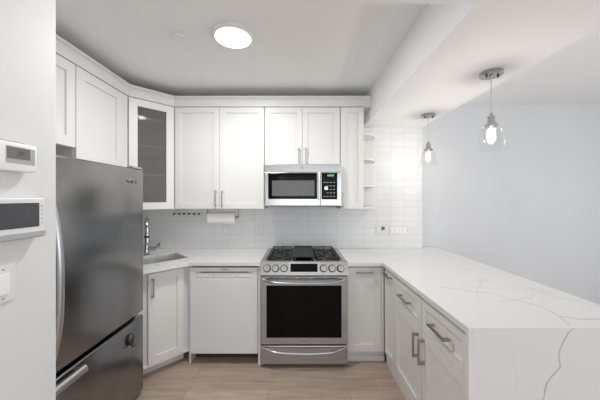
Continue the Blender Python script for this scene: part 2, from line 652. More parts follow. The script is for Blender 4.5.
def window(name, axis, at, h0, h1, z0, z1, n):
    mb, gl = MB(), MB()
    w = .05

    def bx(target, a, b, c, d, e, f):
        if axis == 'x':
            target.box(at + e, at + f, a, b, c, d)
        else:
            target.box(a, b, at + e, at + f, c, d)
    bx(mb, h0, h1, z0, z0 + w, 0, .06); bx(mb, h0, h1, z1 - w, z1, 0, .06)
    for k in range(n + 1):
        a = h0 + (h1 - h0 - w) * k / n
        bx(mb, a, a + w, z0 + w, z1 - w, 0, .06)
    bx(gl, h0 + .01, h1 - .01, z0 + .01, z1 - .01, .027, .033)
    f = struct(name, mb, M['white_plastic'])
    g = build('window_pane', gl, M['win_glass'], f)
    return f


window('added_window_1', 'x', XR + .06, -1.4, 1.8, .6, 2.3, 3)  # unseen windows, added so daylight has somewhere to enter
window('added_window_2', 'y', YR - .12, -.65, 3.2, .5, 2.2, 4)

# cornice above the wall cabinets: one run along the left wall, round the corner unit and along the back
UF = 2.617      # door plane of the back wall cabinets
ULX = -1.515    # door plane of the left wall cabinets
UZ0, UZ1 = 1.370, 2.390


def sweep(path, norms, prof):
    """prof: closed list of (offset outward, z)"""
    mb = MB()
    rings = []
    for i, p in enumerate(path):
        ns = [Vector(norms[k]) for k in (i - 1, i) if 0 <= k < len(norms)]
        m_ = ns[0] if len(ns) == 1 else (ns[0] + ns[1]) / (1 + ns[0].dot(ns[1]))
        rings.append([mb.bm.verts.new((p[0] + m_.x * d, p[1] + m_.y * d, z)) for d, z in prof])
    k_ = len(prof)
    for A, B in zip(rings[:-1], rings[1:]):
        for k in range(k_):
            l = (k + 1) % k_
            mb.bm.faces.new((A[k], A[l], B[l], B[k]))
    mb.bm.faces.new(rings[0]); mb.bm.faces.new(rings[-1][::-1])
    return mb


q = math.sqrt(.5)
CP = [(ULX, HALL_Y + .002), (ULX, 2.337), (-1.235, UF), (BX0 - .003, UF)]
CN = [(1, 0), (q, -q), (0, -1)]
struct('trim_1', sweep(CP, CN, [(-.30, 2.393), (.002, 2.393), (.002, 2.455), (.010, 2.468), (.024, 2.474), (.024, 2.492), (-.30, 2.492)]), M['cabinet'])


# ------------------------------------------------------------------ handles
def pull(F, a, z, length, vertical, parent, d0=0.0202, m=None, r=0.0055, out=0.030, name='handle', label=None):
    mb = MB()
    h = length / 2
    if vertical:
        mb.boxF(F, a - r, a + r, z - h, z + h, d0 + out - r, d0 + out + r, .002)
        for s in (-1, 1):
            zc = z + s * (h - .010)
            mb.boxF(F, a - r, a + r, zc - .009, zc + .009, d0, d0 + out - r + .001, .001)
    else:
        mb.boxF(F, a - h, a + h, z - r, z + r, d0 + out - r, d0 + out + r, .002)
        for s in (-1, 1):
            ac = a + s * (h - .010)
            mb.boxF(F, ac - .009, ac + .009, z - r, z + r, d0, d0 + out - r + .001, .001)
    return build(name, mb, m or M['nickel'], parent, label=label)


# ------------------------------------------------------------------ wall cabinets
def back_upper(x0, x1, z0, label, doors, handles, name='wall_cabinet', z1=UZ1):
    t = thing(name, ((x0 + x1) / 2, YB - .16, z0), label, 'cabinet', None)
    build('carcass', MB().box(x0, x1, UF + .022, YB - .002, z0, z1), M['cabinet'], t)
    F = frame((0, UF + .021, 0), (1, 0, 0), (0, -1, 0))
    for (a, b), h in zip(doors, handles):
        d = build('door', MB().door(F, a, b, z0 + .002, z1 - .003, stile=.055), M['cabinet'], t)
        if h:
            pull(F, h[0], h[1], h[2], True, d, r=.0042)
    return t


back_upper(-1.232, -.338, UZ0, 'tall white double-door wall cabinet above the dishwasher and paper towels',
           [(-1.229, -.7865), (-.7835, -.341)], [(-.818, 1.475, .16), (-.752, 1.475, .16)])
back_upper(-.335, .421, 1.815, 'short white double-door wall cabinet directly above the microwave',
           [(-.332, .0415), (.0445, .418)], [(.008, 1.905, .15), (.078, 1.905, .15)])
back_upper(.424, .660, UZ0, 'narrow white single-door wall cabinet just right of the microwave',
           [(.427, .657)], [(.452, 1.46, .15)])

# quarter-round open end shelves
sh = thing('corner_shelf', (.74, 2.86, UZ0), 'white open end shelf with quarter-round boards under the beam', 'shelf')
build('back_panel', MB().box(.662, .84, YB - .016, YB - .002, UZ0, 2.268), M['cabinet'], sh)
for z in (UZ0, 1.595, 1.865, 2.12):
    pts = [(.662, YB - .017), (.838, YB - .017)] + [(.662 + .176 * math.cos(k * PI / 2 / 10), (YB - .017) - .30 * math.sin(k * PI / 2 / 10)) for k in range(1, 11)]
    build('shelf_board', MB().prism(pts, z, z + .018), M['cabinet'], sh)

# left wall
FL = frame((ULX - .021, 0, 0), (0, 1, 0), (1, 0, 0))
t = thing('wall_cabinet', (-1.68, 1.41, 1.82), 'short white wall cabinet over the near half of the refrigerator', 'cabinet')
build('carcass', MB().box(XL + .002, ULX - .022, HALL_Y + .003, 1.788, 1.82, UZ1), M['cabinet'], t)
d = build('door', MB().door(FL, HALL_Y + .006, 1.408, 1.822, UZ1 - .003), M['cabinet'], t)
pull(FL, 1.38, 1.90, .15, True, d)
d = build('door', MB().door(FL, 1.411, 1.786, 1.822, UZ1 - .003, stile=.07), M['cabinet'], t)
pull(FL, 1.44, 1.90, .15, True, d)
t = thing('wall_cabinet', (-1.68, 2.06, 1.715), 'white wall cabinet between the glass corner cabinet and the cabinet over the refrigerator', 'cabinet')
build('carcass', MB().box(XL + .002, ULX - .022, 1.790, 2.334, 1.715, UZ1), M['cabinet'], t)
build('door', MB().door(FL, 1.792, 2.262, 1.717, UZ1 - .003, stile=.07), M['cabinet'], t)
build('filler_strip', MB().boxF(FL, 2.265, 2.334, 1.717, UZ1 - .003, 0, .018), M['cabinet'], t)

# diagonal corner cabinet with a glass door
t = thing('corner_wall_cabinet', (-1.60, 2.70, UZ0), 'diagonal white corner wall cabinet with a grey glass door', 'cabinet')
P = [(XL + .002, 2.337), (ULX - .016, 2.337), (-1.236, UF + .016), (-1.236, YB - .002), (XL + .002, YB - .002)]
ci = MB()
ci.prism(P, UZ0, UZ0 + .018).prism(P, UZ1 - .018, UZ1)
ci.box(XL + .002, XL + .014, 2.337, YB - .002, UZ0 + .018, UZ1 - .018)
ci.box(XL + .014, -1.236, YB - .014, YB - .002, UZ0 + .018, UZ1 - .018)
ci.box(XL + .014, ULX - .018, 2.337, 2.352, UZ0 + .018, UZ1 - .018)
ci.box(-1.251, -1.236, UF + .018, YB - .014, UZ0 + .018, UZ1 - .018)
build('carcass', ci, M['cabinet'], t)
for z in (1.69, 1.965, 2.225):
    P2 = [(XL + .016, 2.356), (ULX - .035, 2.356), (-1.256, UF + .035), (-1.256, YB - .016), (XL + .016, YB - .016)]
    build('shelf', MB().prism(P2, z, z + .018), M['cabinet'], t)
FD = frame((ULX - .014, 2.337 + .014, 0), (q, q, 0), (q, -q, 0))
dl = .396
d = build('door', MB().door(FD, .004, dl - .004, UZ0 + .002, UZ1 - .003, stile=.070, rail=.066, hole=True), M['cabinet'], t)
build('glass_pane', MB().boxF(FD, .066, dl - .066, UZ0 + .06, UZ1 - .06, .006, .010), M['cab_glass'], d, label='grey see-through glass pane')

# ------------------------------------------------------------------ worktops
def slab(outer, hole, z0, z1):
    mb = MB()
    bm = mb.bm
    loops = [outer] + ([hole] if hole else [])
    for z in (z0, z1):
        es = []
        for lp in loops:
            vs = [bm.verts.new((p[0], p[1], z)) for p in lp]
            es += [bm.edges.new((vs[i], vs[(i + 1) % len(vs)])) for i in range(len(vs))]
        bmesh.ops.triangle_fill(bm, edges=es, use_beauty=True, use_dissolve=False)
    for lp in loops:
        for i in range(len(lp)):
            a, b = lp[i], lp[(i + 1) % len(lp)]
            bm.faces.new([bm.verts.new(c) for c in ((*a, z0), (*b, z0), (*b, z1), (*a, z1))])
    bmesh.ops.remove_doubles(bm, verts=bm.verts, dist=1e-5)
    return mb


CT0, CT1 = .884, .914
CF = 2.298                      # front edge of the back worktop
RX0, RX1 = -.328, .432          # range
SC = Vector((-1.245, 2.345 + .0, 0))   # filled below
# sink opening: front right corner, going along the diagonal front and back from it
sC = Vector((-1.037, 2.490))
u45 = Vector((q, q)); n45 = Vector((-q, q))
SW, SD = .50, .34
hole = [sC, sC + n45 * SD, sC + n45 * SD - u45 * SW, sC - u45 * SW]
ct = build('worktop', slab([(XL + .002, YB - .002), (XL + .002, 2.035), (-1.222, 2.035), (-.958, CF), (RX0 - .004, CF), (RX0 - .004, YB - .002)],
                           [tuple(h) for h in hole], CT0, CT1), M['quartz_plain'])
tag(ct, 'white quartz worktop around the corner sink, left of the range', 'countertop')

PX0, PX1, PY0 = .742, 1.60, 1.139
pt = thing('peninsula_worktop', (1.15, 1.15, 0), 'white veined quartz peninsula top with a waterfall end reaching the floor', 'countertop')
build('top_slab', slab([(RX1 + .004, YB - .002), (RX1 + .004, CF), (PX0, CF), (PX0, PY0 + .022), (PX1, PY0 + .022), (PX1, YV - .002), (BX1 + .002, YV - .002), (BX1 + .002, YB - .002)],
                       None, CT0, CT1), M['quartz'], pt, origin=(0, 0, 0))
build('waterfall_panel', MB().box(PX0, PX1, PY0, PY0 + .022, 0, CT1), M['quartz_end'], pt, origin=(0, 0, 0))

# ------------------------------------------------------------------ corner base cabinet with sink and tap
DF = 2.325                      # plane of base cabinet fronts on the back run
BZ1 = .880
t = thing('corner_base_cabinet', (-1.45, 2.55, 0), 'diagonal white corner base cabinet under the sink', 'cabinet')
A = Vector((-.978, DF + .022)); Bp = Vector((-1.277, DF + .022 - .315))
fd = Vector((A.x - A.y, 0))
mb = MB()
mb.box(XL + .002, XL + .016, Bp.y + .03, YB - .002, .10, BZ1)
mb.box(XL + .016, -.978, YB - .016, YB - .002, .10, BZ1)
mb.box(XL + .016, Bp.x - .002, Bp.y + .03, Bp.y + .046, .10, BZ1)
mb.box(-.994, -.978, DF + .04, YB - .016, .10, BZ1)
PB = [(XL + .002, Bp.y + .03), (Bp.x, Bp.y + .03), (A.x - .02, A.y), (A.x, A.y + .015), (A.x, YB - .002), (XL + .002, YB - .002)]
mb.prism(PB, .10, .118)
build('carcass', mb, M['cabinet'], t)
# diagonal face frame, door and kick board; the front runs along u45 at this distance
fo = Vector((-1.022, 2.345))    # right end of the diagonal door plane
FG = frame((fo.x, fo.y, 0), (-q, -q, 0), (q, -q, 0))    # a runs leftwards from the right end
fm = MB()
for (a, b, c, e) in ((-.036, .012, .10, BZ1), (.285, .372, .10, BZ1), (.012, .285, .10, .135), (.012, .285, .855, BZ1)):
    fm.boxF(FG, a, b, c, e, -.02, 0)
build('face_frame', fm, M['cabinet'], t)
d = build('door', MB().door(FG, .006, .292, .118, .861, stile=.058), M['cabinet'], t)
pull(FG, .262, .745, .155, True, d)
build('kick_board', MB().boxF(FG, -.03, .372, 0, .099, -.10, -.085), M['cabinet'], t)

# sink basin, top rim just inside the opening
t = thing('kitchen_sink', ((hole[0] + hole[2]) / 2).to_3d() + Vector((0, 0, .70)), 'stainless steel sink set in the corner worktop', 'sink')
FS = frame((sC.x, sC.y, 0), (-q, -q, 0), (-q, q, 0))
g = .002
mb = MB()
mb.boxF(FS, g, SW - g, .70, .704, g, SD - g)
mb.boxF(FS, g, SW - g, .704, .906, g, g + .004)
mb.boxF(FS, g, SW - g, .704, .906, SD - g - .004, SD - g)
mb.boxF(FS, g, g + .004, .704, .906, g + .004, SD - g - .004)
mb.boxF(FS, SW - g - .004, SW - g, .704, .906, g + .004, SD - g - .004)
build('basin', mb, M['sink_steel'], t)
cen = FS(SW / 2, 0, SD / 2)
build('drain', MB().lathe([(0, .7045), (.042, .7045), (.045, .707), (.030, .7085), (0, .7075)], 28, Matrix.Translation((cen.x, cen.y, 0))), M['chrome'], t, smooth=40)

fb = Vector((-1.500, 2.590, CT1))
t = thing('kitchen_tap', fb, 'tall arched chrome kitchen tap in the corner behind the sink', 'tap')
build('base', MB().lathe([(0, 0), (.032, 0), (.032, .006), (.027, .012), (.025, .10), (.018, .118), (0, .115)], 24, Matrix.Translation(fb)), M['chrome'], t, smooth=35)
sd = Vector((.53, -.85, 0)).normalized()
pts = [fb + Vector((0, 0, z)) for z in (.11, .16, .22, .27)]
R_ = .085
for k in range(1, 13):
    a = PI - k * PI / 12
    pts.append(fb + sd * (R_ + R_ * math.cos(a)) + Vector((0, 0, .27 + R_ * 1.15 * math.sin(a))))
pts.append(fb + sd * (2 * R_) + Vector((0, 0, .24)))
build('spout', MB().tube(pts, .018, 14), M['chrome'], t, smooth=60)
e = fb + sd * (2 * R_)
build('spray_head', MB().cyl(e + Vector((0, 0, .235)), e + Vector((0, 0, .145)), .0195, 18, .003, .023), M['chrome'], t, smooth=35)
build('spray_button', MB().cyl(e + Vector((0, 0, .215)), e + Vector((0, 0, .195)), .0225, 16), M['black'], t, smooth=35)
hp = fb + Vector((.018, 0, .065))
lv = [hp, hp + Vector((.03, -.004, .003)), hp + Vector((.06, -.010, .003)), hp + Vector((.09, -.018, .009)), hp + Vector((.112, -.024, .028)), hp + Vector((.126, -.03, .058))]
build('lever', MB().tube(lv, [.020, .018, .015, .014, .0145, .010], 12), M['chrome'], t, smooth=60)

# ------------------------------------------------------------------ dishwasher
t = thing('dishwasher', (-.65, 2.6, 0), 'white built-in dishwasher between the corner cabinet and the range', 'dishwasher')
dx0, dx1 = -.957, -.358
build('tub', MB().box(dx0 + .006, dx1 - .006, DF + .05, YB - .03, .09, .862), M['appliance_white'], t)
Fd = frame((0, DF + .045, 0), (1, 0, 0), (0, -1, 0))
mb = MB()
mb.boxF(Fd, dx0, dx1, .10, .772, 0, .05, .004)
mb.boxF(Fd, dx0, dx1, .828, .864, 0, .05, .003)
mb.boxF(Fd, dx0, dx0 + .052, .772, .828, 0, .05)
mb.boxF(Fd, dx1 - .052, dx1, .772, .828, 0, .05)
mb.boxF(Fd, dx0 + .05, dx1 - .05, .772, .828, 0, .024)
dd = build('door', mb, M['appliance_white'], t)
build('control_strip', MB().boxF(Fd, dx0 + .053, dx1 - .053, .776, .812, .0245, .046, .004), M['strip_grey'], dd, label='light grey control strip in the grip recess')
mt = Matrix.Rotation(PI / 2, 4, 'X')
build('grip_shade_strip', MB().boxF(Fd, dx0 + .09, dx1 - .09, .8135, .827, .0245, .034), M['grey'], dd, label='grey strip painted as the shade of the grip slot')  # grey strip stands in for the shade inside the grip recess
build('lettering', MB().text('BOSCH', .019, Matrix.Translation((-.648, DF - .0056, .846)) @ mt), M['ink'], dd)
for k in range(9):
    build('button_mark', MB().boxF(Fd, -.80 + k * .034, -.80 + k * .034 + (.018 if k % 2 else .010), .788, .793, .0462, .0466), M['grey'], dd)
build('kick_plate', MB().box(dx0 + .01, dx1 - .01, DF + .11, DF + .125, .003, .092), M['toe_shade'], t, label='dark recessed kick plate, its shade painted in')
tag(build('filler_panel', MB().box(-.974, -.960, DF + .02, YB - .05, 0, BZ1), M['cabinet']), 'slim white upright panel between the corner base cabinet and the dishwasher', 'panel')
tag(build('filler_panel', MB().box(-.354, RX0 - .004, DF - .004, YB - .05, 0, BZ1), M['cabinet']), 'slim white upright panel between the dishwasher and the range', 'panel')

# ------------------------------------------------------------------ base cabinet right of the range
t = thing('base_cabinet', (.585, 2.62, 0), 'narrow white base cabinet just right of the range', 'cabinet')
build('carcass', MB().box(RX1 + .006, .762, DF + .022, YB - .002, .10, BZ1), M['cabinet'], t)
F = frame((0, DF + .021, 0), (1, 0, 0), (0, -1, 0))
d = build('door', MB().door(F, .432, .738, .118, .861, stile=.058), M['cabinet'], t)
pull(F, .588, .822, .15, False, d)
build('corner_filler', MB().boxF(F, .741, .763, .118, .861, 0, .016), M['cabinet'], t)
build('kick_board', MB().box(RX1 + .006, .784, DF + .062, DF + .078, 0, .099), M['cabinet'], t)
build('base_strip', MB().box(RX1 + .006, .784, DF + .05, DF + .0615, 0, .052, .003), M['cabinet'], t)

# ------------------------------------------------------------------ peninsula cabinets
PF = .765
FP = frame((PF + .021, 0, 0), (0, -1, 0), (-1, 0, 0))     # a = -y


def penin(y0, y1, label, kind, hinge=None):
    t = thing('base_cabinet', (1.05, (y0 + y1) / 2, 0), label, 'cabinet', None)
    build('carcass', MB().box(PF + .030, 1.34, y0 + .001, y1 - .001, .10, BZ1), M['cabinet'], t)
    a0, a1 = -y1 + .0032, -y0 - .0032
    if kind == 'tall':
        d = build('door', MB().door(FP, a0 + .018, a1, .118, .861, stile=.05), M['cabinet'], t)
        pull(FP, (a0 + a1) / 2 + .008, .822, .13, False, d, r=.006)
    else:
        w = build('drawer', MB().door(FP, a0, a1, .662, .861, stile=.058, rail=.05), M['cabinet'], t)
        pull(FP, (a0 + a1) / 2, .765, .17, False, w, r=.006, out=.034)
        d = build('door', MB().door(FP, a0, a1, .118, .6565, stile=.06), M['cabinet'], t)
        pull(FP, a1 - .035 if hinge == 'far' else a0 + .035, .545, .155, True, d, r=.006, out=.034)
    build('kick_board', MB().box(PF + .026, PF + .04, y0 + .001, y1 - .001, 0, .099), M['cabinet'], t)
    return t


penin(2.080, 2.340, 'slim white peninsula cabinet with one tall front, in the inner corner', 'tall')
penin(1.629, 2.078, 'white peninsula drawer cabinet next to the slim corner cabinet', 'drawer', 'far')
penin(1.166, 1.627, 'white peninsula drawer cabinet beside the waterfall end panel', 'drawer', 'near')
tag(build('back_panel_board', MB().box(1.343, 1.36, PY0 + .024, YB - .004, 0, BZ1), M['cabinet']), 'white back board behind the peninsula cabinets, facing the living area', 'panel')

# ------------------------------------------------------------------ range
t = thing('gas_range', (.04, 2.6, 0), 'stainless slide-in gas range with an oven', 'range')
RF = 2.285
rc = (RX0 + RX1) / 2
build('body', MB().box(RX0 + .003, RX1 - .003, RF + .03, YB - .01, .03, .882), M['grey'], t)
for x in (RX0 + .06, RX1 - .06):
    for y in (RF + .09, YB - .09):
        build('foot', MB().cyl((x, y, 0), (x, y, .03), .018, 14), M['black'], t)
# cooktop: stainless tray with rim
mb = MB()
mb.box(RX0, RX1, RF + .022, YB - .008, .8825, .916, .003)
cook = build('cooktop', mb, M['steel_range'], t)
build('burner_well', MB().box(RX0 + .032, RX1 - .032, RF + .068, YB - .035, .9162, .9185, .001), M['black_glass'], cook, label='black enamel burner well')


def ring_burner(x, y, r):
    b = build('burner', MB().lathe([(0, .919), (r * 1.25, .919), (r * 1.2, .922), (r, .924), (r, .929), (r * .85, .933), (0, .933)], 24, Matrix.Translation((x, y, 0))), M['iron'], t, smooth=30)
    return b


for x, y, r in ((rc - .235, 2.50, .034), (rc - .235, 2.74, .028), (rc + .235, 2.50, .036), (rc + .235, 2.74, .028), (rc, 2.62, .030)):
    ring_burner(x, y, r)


def grate(x0, x1):
    mb = MB()
    y0, y1 = RF + .085, YB - .055
    z0, z1 = .936, .947
    w = .007
    for y in (y0, (y0 + y1) / 2 - w, y1 - 2 * w):
        mb.box(x0, x1, y, y + 2 * w, z0, z1, .002)
    for x in (x0, x1 - 2 * w):
        mb.box(x, x + 2 * w, y0, y1, z0, z1, .002)
    xc = (x0 + x1) / 2
    for yc in (2.50, 2.74):
        for (dx, dy) in ((1, 0), (-1, 0), (0, 1), (0, -1)):
            a, b = .035, (.5 * (x1 - x0) if dx else .11)
            if dx:
                mb.box(min(xc + dx * a, xc + dx * b), max(xc + dx * a, xc + dx * b), yc - w * .8, yc + w * .8, z0 + .001, z1, .002)
            else:
                mb.box(xc - w * .8, xc + w * .8, min(yc + dy * a, yc + dy * b), max(yc + dy * a, yc + dy * b), z0 + .001, z1, .002)
    for x in (x0 + .002, x1 - .014):
        for y in (y0 + .002, y1 - .014):
            mb.box(x, x + .012, y, y + .012, .9186, z0 + .002)
    return build('grate', mb, M['iron'], t)


grate(rc - .325, rc - .115)
grate(rc + .115, rc + .325)
# centre griddle plate on a low frame
mb = MB()
gx0, gx1, gy0, gy1 = rc - .100, rc + .100, RF + .085, YB - .075
mb.box(gx0, gx1, gy0, gy1, .941, .947, .002)
for a in ((gx0, gx1, gy0, gy0 + .008), (gx0, gx1, gy1 - .008, gy1), (gx0, gx0 + .008, gy0, gy1), (gx1 - .008, gx1, gy0, gy1)):
    mb.box(*a, .945, .956, .002)
for x in (gx0 + .01, gx1 - .03):
    for y in (gy0 + .01, gy1 - .03):
        mb.box(x, x + .02, y, y + .02, .9186, .943)
build('griddle_plate', mb, M['iron'], t, label='dark cast iron griddle plate over the middle burner')

# sloping control panel, door, drawer  (profile in y,z)
def extr(prof, x0, x1, bev=0):
    mb = MB()
    mt_ = Matrix(((0, 0, 1, 0), (1, 0, 0, 0), (0, 1, 0, 0), (0, 0, 0, 1)))
    return mb.prism(prof, x0, x1, mt_, bev)


cpz0, cpz1 = .812, .924
cy0, cy1 = 2.262, 2.298
panel = build('control_panel', extr([(cy0, cpz0), (cy1, cpz1 - .004), (cy1 + .006, cpz1), (RF + .06, cpz1), (RF + .06, .9165), (RF + .0215, .9165), (RF + .0215, cpz0)], RX0 - .002, RX1 + .002), M['steel_range'], t)
sl = Vector((0, cy1 - cy0, cpz1 - .004 - cpz0)).normalized()     # up along the slope
nn = Vector((0, -sl.z, sl.y))                                    # outward


def onslope(f, off=0.0):
    base = Vector((0, cy0, cpz0)) + sl * f + nn * off
    return base


mo = Matrix(((1, 0, 0, 0), (0, sl.y, nn.y, 0), (0, sl.z, nn.z, 0), (0, 0, 0, 1)))   # local x, up, out
c = onslope(.062)
build('display_bezel', MB().box(-.133, .133, -.044, .044, -.001, .0045, .002, 2, Matrix.Translation((rc, c.y, c.z)) @ mo), M['steel'], panel)
build('display', MB().box(-.118, .118, -.034, .036, .0046, .006, .001, 2, Matrix.Translation((rc, c.y, c.z)) @ mo), M['black_glass'], panel, label='black touch display')
kn0 = None
for x in (-.268, -.195, -.122, .222, .296, .370):
    c = onslope(.058)
    if kn0 is None:
        mk = Matrix.Translation((x, c.y, c.z)) @ mo
        kn0 = build('knob', MB().lathe([(0, .0065), (.0275, .0065), (.0265, .030), (.0245, .034), (0, .034)], 28, mk)
                    .box(-.004, .004, -.023, .023, .033, .042, .0015, 2, mk), M['steel_range'], panel, smooth=35)
        kn0_x = x
        build('collar', MB().lathe([(0, .0005), (.033, .0005), (.033, .005), (.030, .0063), (0, .0063)], 28, mk), M['black'], kn0, smooth=35, label='dark collar behind the knob')
    else:
        k = copy_tree(kn0, None, panel)
        k.location.x = kn0.location.x + (x - kn0_x)

FR = frame((0, RF + .029, 0), (1, 0, 0), (0, -1, 0))
mb = MB()
odz0, odz1 = .212, .800
mb.boxF(FR, RX0 + .001, RX1 - .001, odz0, odz1, 0, .045, .004)
od = build('oven_door', mb, M['steel_cool'], t)
build('oven_window', MB().boxF(FR, rc - .325, rc + .325, .270, .722, .0452, .0475, .001), M['black_glass'], od, label='black oven door glass')
mb = MB()
for k in range(5):
    mb.boxF(FR, rc - .30 + k * .125, rc - .30 + k * .125 + .10, .783, .789, .0452, .0458)
build('vent_slots', mb, M['black'], od)


def bow(z, span, drop, out, r, parent, d0):
    n_ = 24
    pts_ = []
    for k in range(n_ + 1):
        s_ = -1 + 2 * k / n_
        f_ = 1 - s_ * s_
        pts_.append(FR(rc + s_ * span, z - drop * f_, d0 + .012 + (out - .012) * min(1, f_ * 2.2)))
    mb_ = MB().tube(pts_, r, 12, .8)
    for s_ in (-1, 1):
        mb_.boxF(FR, rc + s_ * span - .012, rc + s_ * span + .012, z - .011, z + .011, d0 + .0004, d0 + .022, .003)
    return build('handle', mb_, M['steel_cool'], parent, smooth=50)


bow(.772, .345, .014, .055, .0105, od, .045)
build('lettering', MB().text('SAMSUNG', .016, Matrix.Translation((rc + .005, RF + .029 - .0456, .243)) @ mt), M['ink'], od)
dr = build('drawer', MB().boxF(FR, RX0 + .001, RX1 - .001, .036, .196, 0, .040, .004), M['steel_cool'], t)
bow(.180, .345, .024, .050, .0095, dr, .040)
build('door_gap', MB().boxF(FR, RX0 + .002, RX1 - .002, .196, .212, 0, .018), M['black'], t)
build('upper_gap', MB().boxF(FR, RX0 + .002, RX1 - .002, .800, .812, 0, .018), M['black'], t)

# ------------------------------------------------------------------ microwave under its cabinet
t = thing('microwave', (.04, 2.74, 1.402), 'stainless over-the-range microwave under the short wall cabinet', 'microwave')
mx0, mx1, mz0, mz1, MF = -.324, .420, 1.402, 1.812, 2.545
build('body', MB().box(mx0, mx1, MF + .03, YB - .003, mz0 + .012, mz1), M['steel'], t)
build('underside_grille', MB().box(mx0 + .02, mx1 - .02, MF + .02, YB - .05, mz0 - .004, mz0 + .011), M['black'], t, label='black underside grille')
FM = frame((0, MF + .029, 0), (1, 0, 0), (0, -1, 0))
mb = MB()
mb.boxF(FM, mx0, mx1, 1.732, mz1, 0, .022, .003)
build('top_vent_panel', mb, M['steel_range'], t)
dm = build('door', MB().boxF(FM, mx0, .214, mz0 + .002, 1.730, 0, .028, .004), M['steel_range'], t)
w_ = build('window', MB().boxF(FM, mx0 + .034, .186, 1.470, 1.724, .0283, .031, .001), M['black_glass'], dm, label='black window frame')
build('window_screen', MB().boxF(FM, mx0 + .072, .160, 1.500, 1.650, .0312, .0318), M['window_mesh'], w_, label='grey perforated window screen')
build('handle', MB().boxF(FM, .192, .209, 1.462, 1.728, .044, .058, .005).boxF(FM, .194, .207, 1.475, 1.49, .0283, .046).boxF(FM, .194, .207, 1.70, 1.715, .0283, .046), M['steel_range'], dm)
kp = build('control_panel', MB().boxF(FM, .217, mx1, mz0 + .002, 1.730, 0, .028, .004), M['steel_range'], t)
kb = build('keypad', MB().boxF(FM, .228, .382, 1.466, 1.724, .0283, .0305, .001), M['black_glass'], kp, label='black keypad')
build('clock_display', MB().boxF(FM, .285, .350, 1.690, 1.708, .0307, .0312), M['green_led'], kb, label='green lit clock')
for r_ in range(5):
    for c_ in range(4):
        if r_ < 4 and c_ == 0 and r_ > 0:
            continue
        build('button', MB().boxF(FM, .247 + c_ * .031, .266 + c_ * .031, 1.492 + r_ * .034, 1.499 + r_ * .034, .0307, .0312), M['grey'], kb)
build('dial', MB().cyl(FM(.272, 1.575, .0306), FM(.272, 1.575, .040), .019, 24, .002), M['chrome'], kb, smooth=35, label='bright round dial')
em = build('emblem', MB().cyl(FM(.040, 1.770, .0222), FM(.040, 1.770, .0245), .017, 28, .0006), M['chrome'], t, smooth=35, label='round emblem above the door')
build('lettering', MB().text('GE', .019, Matrix.Translation((.040, MF + .029 - .0249, 1.770)) @ mt), M['ink'], em)

# ------------------------------------------------------------------ refrigerator (fronts face the room, +X)
t = thing('refrigerator', (-1.5, 1.57, 0), 'tall mottled stainless refrigerator with a bottom freezer', 'refrigerator')
fy0, fy1, FX = 1.150, 1.987, -1.170
build('body', MB().box(XL + .02, FX - .075, fy0 + .01, fy1 - .006, .03, 1.675, .004), M['grey'], t)
for x in (-1.75, -1.32):
    for y in (fy0 + .06, fy1 - .06):
        build('foot', MB().cyl((x, y, 0), (x, y, .03), .02, 12), M['black'], t)
build('door_gasket', MB().box(FX - .0745, FX - .056, fy0 + .012, fy1 - .012, .05, 1.66), M['black'], t)
ud = build('fridge_door', MB().box(FX - .055, FX, fy0, fy1, .628, 1.692, .012, 3), M['steel_dark'], t, smooth=40)
fz = build('freezer_door', MB().box(FX - .055, FX, fy0, fy1, .040, .602, .012, 3), M['steel_dark'], t, smooth=40)
pts = []
for k in range(25):
    s_ = -1 + 2 * k / 24
    pts.append((FX + .006 + .050 * (1 - abs(s_) ** 2.6), 1.228, 1.075 + s_ * .40))
build('handle', MB().tube(pts, .019, 14, .7, up=(0, 1, 0)), M['steel'], ud, smooth=60)
mb = MB().tube([(FX + .040, 1.19, .580), (FX + .040, 1.385, .580)], .022, 16)
for y in (1.215, 1.37):
    mb.box(FX + .0005, FX + .03, y - .01, y + .01, .570, .590, .002)
build('handle', mb, M['steel'], fz, smooth=50)
build('hinge_cap', MB().box(FX - .05, FX - .004, fy1 - .12, fy1 - .012, 1.6925, 1.709, .004), M['grey'], t)
mx_ = Matrix(((0, 0, 1, 0), (1, 0, 0, 0), (0, 1, 0, 0), (0, 0, 0, 1)))
build('lettering', MB().text('Whirlpool', .026, Matrix.Translation((FX + .0006, 1.842, 1.594)) @ mx_), M['ink'], ud)
mb = MB()
ringp = [(FX + .001, 1.842 + .030 * math.cos(a * PI / 12), 1.598 + .016 * math.sin(a * PI / 12)) for a in range(-4, 17)]
build('emblem', mb.tube(ringp, .0012, 6), M['silver_ink'], ud)

# magnetic hook on the freezer door
hk = thing('magnetic_hook', (FX + .001, 1.825, .44), 'dark oval magnetic hook stuck on the freezer door', 'hook')
ho = Vector((FX + .0012, 1.825, .497))
mm = Matrix.Translation(ho) @ Matrix(((0, 0, 1, 0), (.72, 0, 0, 0), (0, 1, 0, 0), (0, 0, 0, 1)))
build('body', MB().lathe([(0, 0), (.040, 0), (.041, .008), (.034, .019), (.018, .026), (0, .028)], 28, mm), M['gunmetal'], hk, smooth=45)
for s_ in (-1, 1):
    p0 = ho + Vector((.010, 0, -.034))
    build('prong', MB().tube([p0, p0 + Vector((.004, s_ * .004, -.014)), p0 + Vector((.014, s_ * .012, -.018)), p0 + Vector((.022, s_ * .018, -.010))], .0035, 8), M['black'], hk, smooth=60)

